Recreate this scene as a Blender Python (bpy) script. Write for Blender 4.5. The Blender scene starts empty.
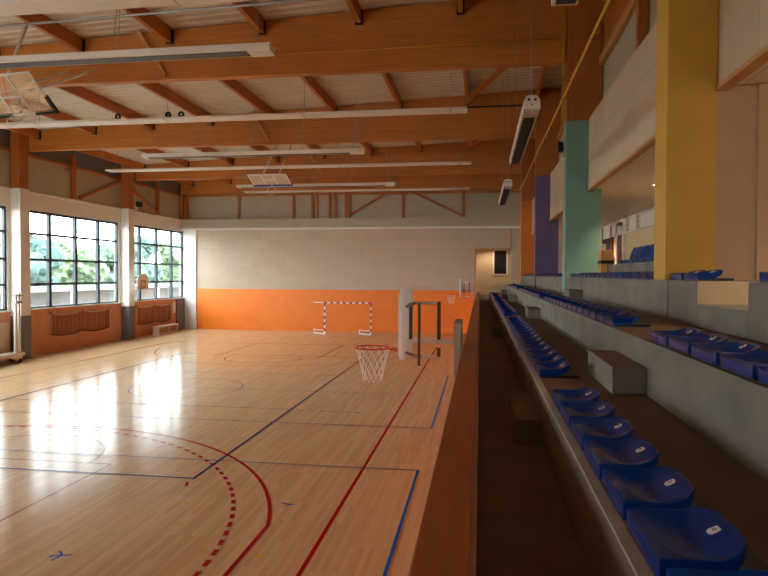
import bpy, bmesh, math, random
from mathutils import Vector, Matrix
random.seed(7)
SC = bpy.context.scene
COL = SC.collection
PI = math.pi

# ------------------------------------------------------------------ materials
def lin(c):
    return tuple((x/12.92 if x <= .04045 else ((x+.055)/1.055)**2.4) for x in [v/255 for v in c])

def new_mat(name):
    m = bpy.data.materials.new(name); m.use_nodes = True
    nt = m.node_tree
    return m, nt, nt.nodes['Principled BSDF']

def mat(name, rgb, rough=.6, var=.12, scale=6, stretch=(1, 1, 1), metal=0, spec=.5, bump=0, coat=0):
    m, nt, b = new_mat(name)
    c = lin(rgb)
    b.inputs['Roughness'].default_value = rough
    b.inputs['Metallic'].default_value = metal
    b.inputs['Specular IOR Level'].default_value = spec
    b.inputs['Coat Weight'].default_value = coat
    tc = nt.nodes.new('ShaderNodeTexCoord'); mp = nt.nodes.new('ShaderNodeMapping')
    mp.inputs['Scale'].default_value = stretch
    nt.links.new(tc.outputs['Object'], mp.inputs['Vector'])
    n = nt.nodes.new('ShaderNodeTexNoise'); n.inputs['Scale'].default_value = scale; n.inputs['Detail'].default_value = 5
    nt.links.new(mp.outputs['Vector'], n.inputs['Vector'])
    r = nt.nodes.new('ShaderNodeValToRGB')
    r.color_ramp.elements[0].position = .3; r.color_ramp.elements[1].position = .7
    r.color_ramp.elements[0].color = (*[x*(1-var) for x in c], 1)
    r.color_ramp.elements[1].color = (*[min(1, x*(1+var)) for x in c], 1)
    nt.links.new(n.outputs['Fac'], r.inputs['Fac'])
    nt.links.new(r.outputs['Color'], b.inputs['Base Color'])
    if bump:
        bp = nt.nodes.new('ShaderNodeBump'); bp.inputs['Strength'].default_value = bump; bp.inputs['Distance'].default_value = .02
        nt.links.new(n.outputs['Fac'], bp.inputs['Height']); nt.links.new(bp.outputs['Normal'], b.inputs['Normal'])
    return m

def brick_mat(name, c1, c2, mortar, w, h, axes, rough=.6, msize=.01, spec=.5, grain=0, coat=0, rot=False, bias=0):
    """panels or planks in the plane of the two axes given"""
    m, nt, b = new_mat(name)
    tc = nt.nodes.new('ShaderNodeTexCoord'); sp = nt.nodes.new('ShaderNodeSeparateXYZ'); cb = nt.nodes.new('ShaderNodeCombineXYZ')
    nt.links.new(tc.outputs['Object'], sp.inputs[0])
    nt.links.new(sp.outputs[axes[0]], cb.inputs['X']); nt.links.new(sp.outputs[axes[1]], cb.inputs['Y'])
    t = nt.nodes.new('ShaderNodeTexBrick')
    t.inputs['Scale'].default_value = 1; t.inputs['Brick Width'].default_value = w; t.inputs['Row Height'].default_value = h
    t.inputs['Mortar Size'].default_value = msize; t.inputs['Mortar Smooth'].default_value = .3; t.inputs['Bias'].default_value = bias
    t.inputs['Color1'].default_value = (*lin(c1), 1); t.inputs['Color2'].default_value = (*lin(c2), 1); t.inputs['Mortar'].default_value = (*lin(mortar), 1)
    nt.links.new(cb.outputs[0], t.inputs['Vector'])
    out = t.outputs['Color']
    if grain:
        mp = nt.nodes.new('ShaderNodeMapping'); mp.inputs['Scale'].default_value = (1, 14, 1)
        nt.links.new(cb.outputs[0], mp.inputs['Vector'])
        n = nt.nodes.new('ShaderNodeTexNoise'); n.inputs['Scale'].default_value = 2.2; n.inputs['Detail'].default_value = 4
        nt.links.new(mp.outputs['Vector'], n.inputs['Vector'])
        r = nt.nodes.new('ShaderNodeMapRange'); r.inputs['To Min'].default_value = 1-grain; r.inputs['To Max'].default_value = 1+grain
        nt.links.new(n.outputs['Fac'], r.inputs['Value'])
        mx = nt.nodes.new('ShaderNodeMix'); mx.data_type = 'RGBA'; mx.blend_type = 'MULTIPLY'; mx.inputs['Factor'].default_value = 1
        nt.links.new(out, mx.inputs[6]); nt.links.new(r.outputs[0], mx.inputs[7]); out = mx.outputs[2]
    nt.links.new(out, b.inputs['Base Color'])
    b.inputs['Roughness'].default_value = rough; b.inputs['Specular IOR Level'].default_value = spec; b.inputs['Coat Weight'].default_value = coat
    b.inputs['Coat Roughness'].default_value = .15
    return m

def emit_mat(name, rgb, s):
    m = bpy.data.materials.new(name); m.use_nodes = True; nt = m.node_tree; nt.nodes.clear()
    e = nt.nodes.new('ShaderNodeEmission'); e.inputs['Color'].default_value = (*lin(rgb), 1); e.inputs['Strength'].default_value = s
    o = nt.nodes.new('ShaderNodeOutputMaterial'); nt.links.new(e.outputs[0], o.inputs[0]); return m

def glass_mat(name, tint=(1, 1, 1), gloss=.06):
    m = bpy.data.materials.new(name); m.use_nodes = True; nt = m.node_tree; nt.nodes.clear()
    t = nt.nodes.new('ShaderNodeBsdfTransparent'); t.inputs['Color'].default_value = (*tint, 1)
    g = nt.nodes.new('ShaderNodeBsdfGlossy'); g.inputs['Roughness'].default_value = .03
    mx = nt.nodes.new('ShaderNodeMixShader'); mx.inputs['Fac'].default_value = gloss
    o = nt.nodes.new('ShaderNodeOutputMaterial')
    nt.links.new(t.outputs[0], mx.inputs[1]); nt.links.new(g.outputs[0], mx.inputs[2]); nt.links.new(mx.outputs[0], o.inputs[0])
    return m

M = {}
M['glulam'] = mat('glulam timber', (188, 117, 44), .5, .16, 2.0, (.35, 3, 9))
M['glulam_y'] = mat('glulam timber along the hall', (178, 104, 38), .5, .16, 2.0, (3, .35, 9))
M['glulam_z'] = mat('upright glulam timber', (168, 96, 40), .5, .14, 2.0, (5, 5, .35))
M['deck'] = mat('white coated steel deck', (206, 196, 178), .5, .05, 2)
M['white'] = mat('white painted wall', (226, 222, 214), .7, .03, 2)
M['white_metal'] = mat('white enamelled metal', (222, 214, 200), .4, .03, 3)
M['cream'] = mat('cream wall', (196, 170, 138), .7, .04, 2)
M['gallery'] = mat('warm gallery wall', (222, 194, 148), .7, .04, 2)
M['ledge'] = mat('grey beige ledge', (182, 172, 148), .75, .04, 2)
M['plaster'] = mat('pale plaster', (205, 190, 170), .75, .04, 2)
M['panels'] = brick_mat('beige acoustic panels', (190, 170, 148), (197, 177, 155), (174, 154, 134), 1.2, .62, ('X', 'Z'), .75, .008)
M['fascia'] = brick_mat('beige fascia panels', (196, 176, 150), (208, 188, 160), (178, 158, 132), 1.25, 2.4, ('Y', 'Z'), .7, .008)
M['cladding'] = mat('grey green cladding', (178, 170, 148), .7, .05, 2)
M['orange'] = mat('orange wall lining', (236, 122, 12), .45, .05, 1.5)
M['ply'] = mat('varnished plywood panelling', (206, 138, 94), .45, .10, 1.6, (1, 1, .5))
M['parapet'] = mat('varnished parapet timber', (160, 82, 32), .42, .14, 2.5, (6, .4, 1))
M['parapet_edge'] = mat('parapet edge highlight', (150, 92, 66), .5, .1, 4)  # paler tone puts the highlight on the cap edge into its colour
M['grey_pad'] = mat('grey pad', (108, 104, 106), .6, .06, 4)
M['concrete'] = mat('raw concrete', (124, 118, 108), .8, .22, 1.6, (1, 1, 1.6), bump=.15)
M['nosing'] = mat('pale concrete edge', (176, 166, 148), .75, .12, 5)
M['tread'] = mat('brown sealed tread', (108, 84, 60), .7, .16, 1.8)
M['walk'] = mat('dark brown walkway floor', (116, 96, 74), .75, .2, 2)
M['seat'] = mat('glossy blue plastic', (0, 44, 116), .2, .06, 8, spec=.14)
M['seat_base'] = mat('dark navy plastic base', (16, 24, 50), .45, .1, 8)
M['sticker'] = mat('white sticker', (226, 226, 222), .5, .02, 8)
M['ink'] = mat('dark ink', (58, 58, 66), .6, .02, 8)
M['dark_frame'] = mat('dark blue grey window frame', (38, 50, 58), .45, .05, 6)
M['glass'] = glass_mat('window glass', (.95, .98, .97), .06)
M['clear'] = glass_mat('clear acrylic', (.93, .88, .84), .24)
M['teal'] = mat('teal painted column', (118, 160, 144), .6, .04, 2)
M['yellow'] = mat('mustard painted column', (206, 160, 62), .6, .04, 2)
M['purple'] = mat('purple painted column', (102, 84, 126), .6, .04, 2)
M['orange_col'] = mat('orange painted column', (208, 116, 30), .6, .04, 2)
M['pier'] = mat('beige brown pier', (188, 154, 122), .7, .04, 2)
M['soffit'] = brick_mat('soffit tiles', (226, 216, 204), (232, 222, 210), (204, 192, 178), 1.2, .6, ('Y', 'X'), .75, .012)
M['wood_trim'] = mat('oak trim', (198, 142, 84), .5, .12, 3, (2, .5, 2))
M['steel'] = mat('galvanised steel', (150, 148, 146), .4, .08, 5, metal=.6)
M['dark_steel'] = mat('dark steel', (46, 44, 44), .5, .08, 5, metal=.3)
M['brown_steel'] = mat('weathered brown steel', (84, 66, 54), .5, .1, 5)
M['board_white'] = mat('backboard white', (250, 248, 246), .4, .05, 5)
nt_ = M['board_white'].node_tree; tr_ = nt_.nodes.new('ShaderNodeBsdfTranslucent'); tr_.inputs['Color'].default_value = (.9, .87, .85, 1)
mx_ = nt_.nodes.new('ShaderNodeMixShader'); mx_.inputs['Fac'].default_value = .5
nt_.links.new(nt_.nodes['Principled BSDF'].outputs[0], mx_.inputs[1]); nt_.links.new(tr_.outputs[0], mx_.inputs[2]); nt_.links.new(mx_.outputs[0], nt_.nodes['Material Output'].inputs['Surface'])
M['mount'] = mat('grey weathered plywood', (166, 152, 136), .7, .12, 4)
M['rim'] = mat('orange red rim', (206, 50, 26), .4, .05, 5)
M['cord'] = mat('white net cord', (240, 234, 226), .8, .05, 5)
M['black_pad'] = mat('black foam padding', (22, 22, 24), .6, .05, 5)
M['blue_pad'] = mat('blue foam padding', (36, 66, 140), .6, .05, 5)
M['white_post'] = mat('white goal post', (232, 226, 220), .4, .02, 5)
M['red_post'] = mat('red goal post', (176, 30, 34), .4, .04, 5)
M['net_brown'] = mat('dark brown netting', (140, 82, 48), .8, .1, 5)
M['rope'] = mat('pale rope', (214, 190, 160), .8, .05, 5)
M['gas_yellow'] = mat('yellow gas pipe paint', (214, 160, 40), .45, .05, 5)
M['grille'] = mat('dark louvre grille', (74, 76, 74), .5, .1, 60, (1, 1, 1))
M['heater_grille'] = mat('black heater grille', (40, 40, 36), .6, .3, 70)
M['lens_white'] = mat('opal diffuser', (230, 222, 206), .5, .02, 3)
M['red_line'] = mat('red court paint', (160, 26, 22), .18, .05, 3, spec=.03)
M['blue_line'] = mat('blue court paint', (34, 98, 180), .18, .05, 3, spec=.03)
M['navy_line'] = mat('navy court paint', (54, 52, 104), .18, .05, 3, spec=.03)
M['thin_line'] = mat('muted violet court paint', (116, 100, 122), .18, .05, 3, spec=.03)
M['brown_line'] = mat('brown red court paint', (140, 70, 50), .18, .05, 3, spec=.03)
M['yellow_line'] = mat('faded yellow court paint', (206, 160, 62), .18, .05, 3, spec=.03)
M['door_brown'] = mat('reddish brown door', (112, 50, 26), .5, .08, 3)
M['door_navy'] = mat('navy door', (24, 34, 66), .5, .06, 3)
M['dark_glass'] = mat('dark glass', (40, 34, 34), .1, .1, 3)
M['tan'] = mat('tan wood box', (196, 150, 88), .55, .08, 3)
M['board_tan'] = mat('pale plywood board', (240, 234, 226), .5, .05, 3)
M['black'] = mat('black plastic', (18, 18, 18), .5, .05, 5)
M['foliage'] = mat('tree foliage', (78, 100, 84), .8, .5, 1.1)
M['foliage_light'] = mat('light tree foliage', (100, 118, 88), .8, .45, 1.1)
M['foliage_dark'] = mat('deep green tree foliage', (72, 96, 88), .8, .45, 1.1)
M['bark'] = mat('bark', (80, 62, 48), .9, .2, 4)
M['asphalt'] = mat('pale outdoor paving', (112, 112, 104), .9, .1, 1)
M['ext_wall'] = mat('grey outdoor wall', (98, 97, 92), .85, .08, 1)
M['floor'] = brick_mat('maple strip floor', (196, 154, 110), (210, 171, 127), (190, 148, 104), 1.6, .075, ('Y', 'X'), .165, .0012, .03, .08, 0.0)

# ------------------------------------------------------------------ mesh helpers
def bx(bm, x0, x1, y0, y1, z0, z1, mi=0, top=None):
    vs = [bm.verts.new(v) for v in ((x0,y0,z0),(x1,y0,z0),(x1,y1,z0),(x0,y1,z0),(x0,y0,z1),(x1,y0,z1),(x1,y1,z1),(x0,y1,z1))]
    fs = []
    for k, f in enumerate(((0,3,2,1),(4,5,6,7),(0,1,5,4),(1,2,6,5),(2,3,7,6),(3,0,4,7))):
        fc = bm.faces.new([vs[i] for i in f]); fc.material_index = mi if (k != 1 or top is None) else top; fs.append(fc)
    return fs

def prism(bm, pts, axis, a, b, mi=0):
    """pts: 2D outline in the other two axes (in XYZ order), extruded along axis from a to b"""
    def mk(p, t):
        if axis == 'X': return (t, p[0], p[1])
        if axis == 'Y': return (p[0], t, p[1])
        return (p[0], p[1], t)
    A = [bm.verts.new(mk(p, a)) for p in pts]; B = [bm.verts.new(mk(p, b)) for p in pts]
    n = len(pts)
    fs = [bm.faces.new(A), bm.faces.new(B[::-1])] + [bm.faces.new((A[i], B[i], B[(i+1) % n], A[(i+1) % n])) for i in range(n)]
    for f in fs: f.material_index = mi
    bmesh.ops.recalc_face_normals(bm, faces=fs)

def tube(bm, p, q, r, seg=8, mi=0, r2=None):
    p, q = Vector(p), Vector(q); d = q-p
    if d.length < 1e-6: return
    rot = d.to_track_quat('Z', 'Y').to_matrix().to_4x4()
    res = bmesh.ops.create_cone(bm, cap_ends=True, segments=seg, radius1=r, radius2=r if r2 is None else r2, depth=d.length, matrix=Matrix.Translation((p+q)/2) @ rot)
    for v in res['verts']:
        for f in v.link_faces: f.material_index = mi

def bar(bm, p, q, w, h, mi=0, up=(0, 0, 1)):
    """rectangular bar from p to q; w sideways, h along up"""
    p, q = Vector(p), Vector(q); d = (q-p).normalized(); up = Vector(up)
    s = d.cross(up)
    if s.length < 1e-5: up = Vector((0, 1, 0)); s = d.cross(up)
    s.normalize(); u = s.cross(d).normalized()
    vs = []
    for c in (p, q):
        for a, b in ((-1,-1),(1,-1),(1,1),(-1,1)): vs.append(bm.verts.new(c + s*a*w/2 + u*b*h/2))
    fs = [bm.faces.new([vs[i] for i in f]) for f in ((0,1,2,3),(7,6,5,4),(0,4,5,1),(1,5,6,2),(2,6,7,3),(3,7,4,0))]
    for f in fs: f.material_index = mi
    bmesh.ops.recalc_face_normals(bm, faces=fs)

def torus(bm, c, R, r, axis='Z', n=28, k=8, mi=0):
    c = Vector(c); rings = []
    for i in range(n):
        a = 2*PI*i/n
        ring = []
        for j in range(k):
            b = 2*PI*j/k; rr = R + r*math.cos(b)
            v = Vector((rr*math.cos(a), rr*math.sin(a), r*math.sin(b)))
            if axis == 'X': v = Vector((v.z, v.x, v.y))
            if axis == 'Y': v = Vector((v.x, v.z, v.y))
            ring.append(bm.verts.new(c+v))
        rings.append(ring)
    fs = []
    for i in range(n):
        for j in range(k):
            fs.append(bm.faces.new((rings[i][j], rings[(i+1) % n][j], rings[(i+1) % n][(j+1) % k], rings[i][(j+1) % k])))
    for f in fs: f.material_index = mi; f.smooth = True
    bmesh.ops.recalc_face_normals(bm, faces=fs)

def B(*boxes):
    bm = bmesh.new()
    for b in boxes: bx(bm, *b)
    return bm

def obj(name, bm, mats, parent=None, bevel=0, smooth=False, label=None):
    me = bpy.data.meshes.new(name); bm.to_mesh(me); bm.free()
    for m in (mats if isinstance(mats, (list, tuple)) else [mats]): me.materials.append(M[m] if isinstance(m, str) else m)
    o = bpy.data.objects.new(name, me); COL.objects.link(o)
    if smooth:
        for p in me.polygons: p.use_smooth = True
    if bevel:
        md = o.modifiers.new('bevel', 'BEVEL'); md.width = bevel; md.segments = 2; md.limit_method = 'ANGLE'; md.angle_limit = .7
    if parent:
        o.parent = parent
        o.matrix_parent_inverse = Matrix.Translation(-wloc(parent))
    if label: o['label'] = label
    return o

def wloc(o):
    """world place of a thing or part built in world coordinates: only the root Empty carries a location"""
    while o.parent: o = o.parent
    return Vector(o.location)

def thing(name, label, cat, loc, group=None):
    o = bpy.data.objects.new(name, None); o.empty_display_size = .1; COL.objects.link(o); o.location = loc
    return tag(o, label, cat, group)

def tag(o, label, cat, group=None, stuff=False):
    o['label'] = label; o['category'] = cat
    if group: o['group'] = group
    if stuff: o['kind'] = 'stuff'
    return o

def struct(name, bm, mats, parent=None, label=None, **k):
    o = obj(name, bm, mats, parent, **k)
    if parent is None: o['kind'] = 'structure'
    if label: o['label'] = label
    return o

def dup(root, loc, label, group=None, cat=None):
    r = root.copy(); COL.objects.link(r); r.location = loc; r['label'] = label
    if group: r['group'] = group
    for ch in list(root.children):
        c = ch.copy(); COL.objects.link(c); c.parent = r; c.matrix_parent_inverse = ch.matrix_parent_inverse.copy()
        for g in ch.children:
            d = g.copy(); COL.objects.link(d); d.parent = c; d.matrix_parent_inverse = g.matrix_parent_inverse.copy()
    return r

ORD = ['', 'first', 'second', 'third', 'fourth', 'fifth', 'sixth', 'seventh', 'eighth', 'ninth', 'tenth', 'eleventh', 'twelfth', 'thirteenth',
       'fourteenth', 'fifteenth', 'sixteenth', 'seventeenth', 'eighteenth']

# ------------------------------------------------------------------ main dimensions (metres; hall runs along +Y, camera stands in the stand)
YF = 42.4                         # far wall
YB = -3.5                         # wall behind the stand's near end
CY = [7.98 + 9.06*k for k in range(4)]          # near faces of the columns: 7.98, 17.04, 26.1, 35.16
CW = .5
LY = [7.6, 16.6, 25.62, 34.45]      # near faces of the left wall columns
LW = .62
XL = -20.6                        # inner face of left wall
ZBEAM = 9.36
def dz(x): return 10.27 + .0455*(x+20)          # roof deck underside
Z1, Z2, Z3, Z4 = 2.9, 3.33, 3.80, 4.11          # seat tiers
X1, X2, X3, X4 = .5, 1.32, 2.2, 3.06
XR = 5.6
STAND_END = 36.2

# ------------------------------------------------------------------ floor and court lines
fl = struct('floor', B((XL-.3, -.22, YB, YF+.3, -.2, 0)), 'floor')

def strip(bm, p, q, w, z=.002):
    p, q = Vector((*p, 0)), Vector((*q, 0)); d = (q-p).normalized(); s = Vector((-d.y, d.x, 0))*w/2
    vs = [bm.verts.new(v + Vector((0, 0, z))) for v in (p-s, q-s, q+s, p+s)]
    f = bm.faces.new(vs)
    if f.normal.z < 0: f.normal_flip()
def arc(bm, c, r, a0, a1, w, n=48, dash=None, z=.002):
    if dash:
        L = abs(a1-a0)*r; k = int(L/dash)
        for i in range(k):
            t0 = a0+(a1-a0)*i/k; t1 = a0+(a1-a0)*(i+.58)/k
            arc(bm, c, r, t0, t1, w, 3, None, z)
        return
    prev = None
    for i in range(n+1):
        a = a0+(a1-a0)*i/n
        p = [bm.verts.new((c[0]+rr*math.cos(a), c[1]+rr*math.sin(a), z)) for rr in (r-w/2, r+w/2)]
        if prev: bm.faces.new((prev[0], prev[1], p[1], p[0]))
        prev = p
    bmesh.ops.recalc_face_normals(bm, faces=bm.faces)
    for f in bm.faces:
        f.normal_update()
        if f.normal.z < 0: f.normal_flip()

def line(label, m, fn):
    bm = bmesh.new(); fn(bm); obj('court_line', bm, m, fl, label=label)
XC = -9.8
YBL = 6.1
def basket_red(bm):
    strip(bm, (-2.27, YBL), (-2.27, 34.1), .07); strip(bm, (-17.33, YBL), (-17.33, 34.1), .07)
line('long red sideline', 'red_line', basket_red)
def three(bm):
    c = (-9.95, 7.75); r = 6.95; a = math.acos(6.76/r)
    arc(bm, c, r, a, PI-a, .07, 64, None, .004)
    strip(bm, (-3.19, YBL), (-3.19, c[1]+r*math.sin(a)), .07, .004); strip(bm, (-16.71, YBL), (-16.71, c[1]+r*math.sin(a)), .07, .004)
line('solid red arc ending in a straight run', 'red_line', three)
line('dashed red arc', 'red_line', lambda bm: arc(bm, (-10.47, 7.58), 6.91, -.05, PI*.9, .075, dash=.33, z=.006))
def keys(bm):
    strip(bm, (-7.35, YBL), (-7.35, 11.9), .04); strip(bm, (-12.25, YBL), (-12.25, 11.9), .04); strip(bm, (-12.25, 11.9), (-7.35, 11.9), .04)
    arc(bm, (XC, 11.9), 1.95, 0, PI, .04, z=.002)
line('thin brown key lines in front of the near end', 'brown_line', keys)
def keys2(bm):
    strip(bm, (-7.35, 28.3), (-7.35, 34.1), .05); strip(bm, (-12.25, 28.3), (-12.25, 34.1), .05); strip(bm, (-12.25, 28.3), (-7.35, 28.3), .04)
    strip(bm, (-17.3, 34.1), (-2.3, 34.1), .05)
    arc(bm, (XC, 28.3), 1.8, PI, 2*PI, .05)
line('thin red key lines before the far goal', 'brown_line', keys2)
def far3(bm):
    c = (XC, 32.5); r = 6.75; a = math.acos(6.6/r); arc(bm, c, r, PI+a, 2*PI-a, .05, 64)
line('thin red arc at the far end', 'brown_line', far3)
line('centre circle and halfway line', 'thin_line', lambda bm: (arc(bm, (XC, 20.4), 1.85, 0, 2*PI, .038), strip(bm, (-17.3, 20.4), (-2.3, 20.4), .038)))
def volley(bm):
    strip(bm, (-5.3, 11.3), (-5.3, 29.1), .06, .008); strip(bm, (-14.3, 11.3), (-14.3, 29.1), .06, .008)
    strip(bm, (-14.33, 11.3), (-5.27, 11.3), .06, .008); strip(bm, (-14.3, 29.1), (-5.3, 29.1), .05, .008)
line('dark blue rectangle of the volleyball court', 'navy_line', volley)
def attack(bm):
    for y in (17.55, 23.7): strip(bm, (-14.3, y), (-5.3, y), .048, .01)
    for y in (17.45,):
        for k in range(6): strip(bm, (-5.1+k*.33, y), (-4.9+k*.33, y), .06, .01)
line('thin cross lines with dashed ends', 'thin_line', attack)
def small(bm):
    strip(bm, (-1.18, 3.4), (-1.18, 12.43), .05, .012); strip(bm, (-1.18, 15.9), (-1.18, 24.6), .05, .012)
line('light blue edge lines along the parapet side', 'blue_line', small)
def smallx(bm):
    for y in (12.45, 15.93): strip(bm, (-18.6, y), (-1.15, y), .045, .014)
line('thin violet lines across the court', 'thin_line', smallx)
def ticks(bm):
    strip(bm, (-5.78, 7.86), (-5.5, 7.95), .04); strip(bm, (-5.62, 7.92), (-5.66, 7.74), .035); strip(bm, (-5.62, 7.92), (-5.74, 8.04), .03)
    strip(bm, (-3.28, 10.33), (-3.05, 10.27), .035); strip(bm, (-3.12, 10.29), (-3.2, 10.17), .03)
line('small blue arrow marks', 'blue_line', ticks)
line('short brown tick near the blue corner', 'red_line', lambda bm: strip(bm, (-5.32, 11.08), (-5.24, 10.86), .06, .005))
def yticks(bm):
    for a, b in (((-4.6, 9.2), (-4.45, 9.1)), ((-3.9, 8.4), (-3.7, 8.3)), ((-4.9, 10.1), (-4.8, 10.0)), ((-3.0, 8.3), (-2.85, 8.2))): strip(bm, a, b, .05, .016)
line('faded yellow marks', 'yellow_line', yticks)

# ------------------------------------------------------------------ roof deck
bm = bmesh.new()
prof = []
y = YB-.3
while y < YF+.4:
    prof += [(y, 0), (y+.16, 0), (y+.20, .035), (y+.30, .035)]; y += .34
rows = []
for (py, pz) in prof:
    rows.append([bm.verts.new((x, py, dz(x)+pz)) for x in (XL-.6, 6.2)])
for a, b in zip(rows, rows[1:]): bm.faces.new((a[0], a[1], b[1], b[0]))
bmesh.ops.recalc_face_normals(bm, faces=bm.faces)
struct('ceiling', bm, 'deck').modifiers.new('thick', 'SOLIDIFY').thickness = .02

# ------------------------------------------------------------------ left wall, windows
bm = bmesh.new()
bx(bm, XL-.3, XL+.02, YB, YF+.3, 6.8, 7.6)                     # spandrel
bx(bm, XL-.3, XL+.1, YB, YF+.3, 7.55, 7.62)
for y0 in [-1.4]+LY:
    bx(bm, XL-.3, XL, max(YB, y0-.2), y0+.75, 0, 6.8)
bx(bm, XL-.3, XL, 42.3, YF+.3, 0, 6.8)
bx(bm, XL-.3, XL, YB, 8.3, 0, 6.8)
wl = struct('wall_left', bm, 'white')
bm = bmesh.new()
for y0, y1 in zip([-1.4]+LY, LY+[YF]):
    bx(bm, XL-.3, XL+.01, y0+LW, y1, 0, 2.15)
obj('wood_panelling', bm, 'ply', wl, label='orange brown plywood panelling under the windows')
bm = bmesh.new(); bx(bm, XL-.3, XL-.05, YB, YF+.3, 7.6, 9.3)
obj('cladding', bm, 'cladding', wl, label='grey beige cladding above the windows')
bm = bmesh.new(); bx(bm, XL-.3, XL-.04, YB, YF+.3, 9.3, 10.2)
obj('eave_strip', bm, 'grey_pad', wl, label='dark strip under the roof')
bm = bmesh.new()
bx(bm, XL-.05, XL+.1, YB, YF, 2.15, 2.2); obj('sill', bm, 'white', wl)

def window(n, y0, y1, mull, label):
    bm = bmesh.new(); z0, z1 = 2.2, 6.78; x0, x1 = XL-.16, XL-.04
    t = .11
    bx(bm, x0, x1, y0, y0+t, z0, z1); bx(bm, x0, x1, y1-t, y1, z0, z1); bx(bm, x0, x1, y0, y1, z0, z0+.09); bx(bm, x0, x1, y0, y1, z1-.12, z1)
    for m in mull: bx(bm, x0, x1+.03, m-.09, m+.09, z0, z1)
    for z in (3.34, 4.49, 5.7): bx(bm, x0, x1, y0, y1, z-.055, z+.055)
    w = struct('window_%d' % n, bm, 'dark_frame', label=label)
    obj('pane', B((XL-.11, XL-.10, y0+.05, y1-.05, z0+.05, z1-.05)), 'glass', w)
window(1, 8.4, 16.35, (10.3, 12.3, 14.3), 'dark framed window before the left edge of the view')
window(2, 17.4, 25.42, (19.4, 21.4, 23.4), 'dark framed window at the left edge of the photo')
window(3, 26.4, 34.2, (28.3, 30.32, 32.3), 'dark framed window between the two white columns')
window(4, 35.25, 42.3, (36.6, 38.66, 40.7), 'dark framed window nearest the far corner')

COLLAB = ['white left wall column with grey foot, first from the camera end', 'white left wall column with grey foot, second from the camera end',
          'white left wall column with the grey foot beside the white trolley', 'white left wall column with grey foot beside the mini basket']
for k, y0 in enumerate(LY):
    t = thing('column', COLLAB[k], 'column', (XL+.25, y0+.25, 0), 'left wall columns')
    obj('shaft', B((XL-.02, XL+.5, y0, y0+LW, 1.95, 7.62)), 'white', t, bevel=.01)
    obj('foot_pad', B((XL-.02, XL+.52, y0-.02, y0+LW+.02, 0, 1.95)), 'grey_pad', t, bevel=.01, label='grey padded foot')
    tag(obj('timber_post', B((XL+.02, XL+.46, y0+.02, y0+LW-.02, 7.625, dz(XL)-.05)), 'glulam_z', bevel=.01),
        'brown glulam post on top of the ' + ('first', 'second', 'third', 'fourth')[k] + ' left wall column from the camera end', 'post', 'timber posts over the left columns')
# corner pilaster
struct('trim_1', B((XL, XL+.95, YF-.1, YF, 0, 7.0)), 'white', label='white corner pilaster')
tag(obj('corner_pad', B((XL+.015, XL+.12, 41.15, 42.27, .0, 2.12)), 'grey_pad', bevel=.01), 'dark grey pad on the wall by the far left corner', 'pad')

# clerestory studs, rails and braces on the left wall
def stud(name, label, p, q, w, h, group, m='glulam_z', cat='stud', up=(0, 0, 1)):
    b_ = bmesh.new(); bar(b_, p, q, w, h, 0, up); return tag(obj(name, b_, m), label, cat, group)
xs = XL+.06
for k, (y, lab) in enumerate([(30.0, 'middle of the bay between the white columns'), (38.6, 'bay by the far corner'), (42.1, 'far left corner'),
                              (21.3, 'bay at the left edge of the photo')]):
    stud('wall_stud', 'brown stud high on left wall, '+lab, (xs, y, 7.62), (xs, y, 9.9), .2, .22, 'left clerestory studs', up=(0, 1, 0))
stud('diagonal_brace', 'sloping brown brace on left wall leaning toward the far white column', (xs+.02, 30.5, 7.75), (xs+.02, 34.38, 9.2), .14, .14, 'left clerestory braces')
stud('diagonal_brace', 'sloping brown brace on left wall falling from column toward corner', (xs+.02, 35.7, 8.9), (xs+.02, 38.4, 7.75), .14, .14, 'left clerestory braces')
stud('eave_rail', 'long thin brown timber rail under the dark strip on left wall', (XL+.0, YB+.1, 9.28), (XL+.0, YF-.1, 9.28), .1, .12, None, 'glulam_y', 'rail')

# ------------------------------------------------------------------ far wall
bm = bmesh.new(); bx(bm, XL-.3, -.3, YF, YF+.3, 2.82, 7.0); bx(bm, -.3, 1.95, YF, YF+.3, 5.52, 7.0); bx(bm, 1.95, XR+.3, YF, YF+.3, 2.4, 7.0)
wf = struct('wall_far', bm, 'panels')
obj('orange_lining', B((XL+.9, -.3, YF-.02, YF+.3, 0, 2.82)), 'orange', wf, label='orange lower lining of the far wall')
obj('cladding', B((XL-.3, XR+.3, YF, YF+.3, 7.0, 11.4)), 'cladding', wf, label='grey beige upper cladding')
bm = bmesh.new(); bx(bm, XL, 3.0, YF-.40, YF, 7.02, 7.62); obj('ledge', bm, 'ledge', wf)
bm = bmesh.new(); bx(bm, XL, 3.0, YF-.46, YF, 6.88, 7.02); obj('ledge_lip', bm, 'white', wf, label='white lower lip of the ledge')
bm = bmesh.new()
bx(bm, -.36, -.28, YF-.05, YF, 2.9, 5.56); bx(bm, -.36, 2.0, YF-.05, YF, 5.5, 5.58); bx(bm, 1.93, 2.0, YF-.05, YF, 5.5, 6.88)
obj('wood_edging', bm, 'wood_trim', wf)
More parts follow.
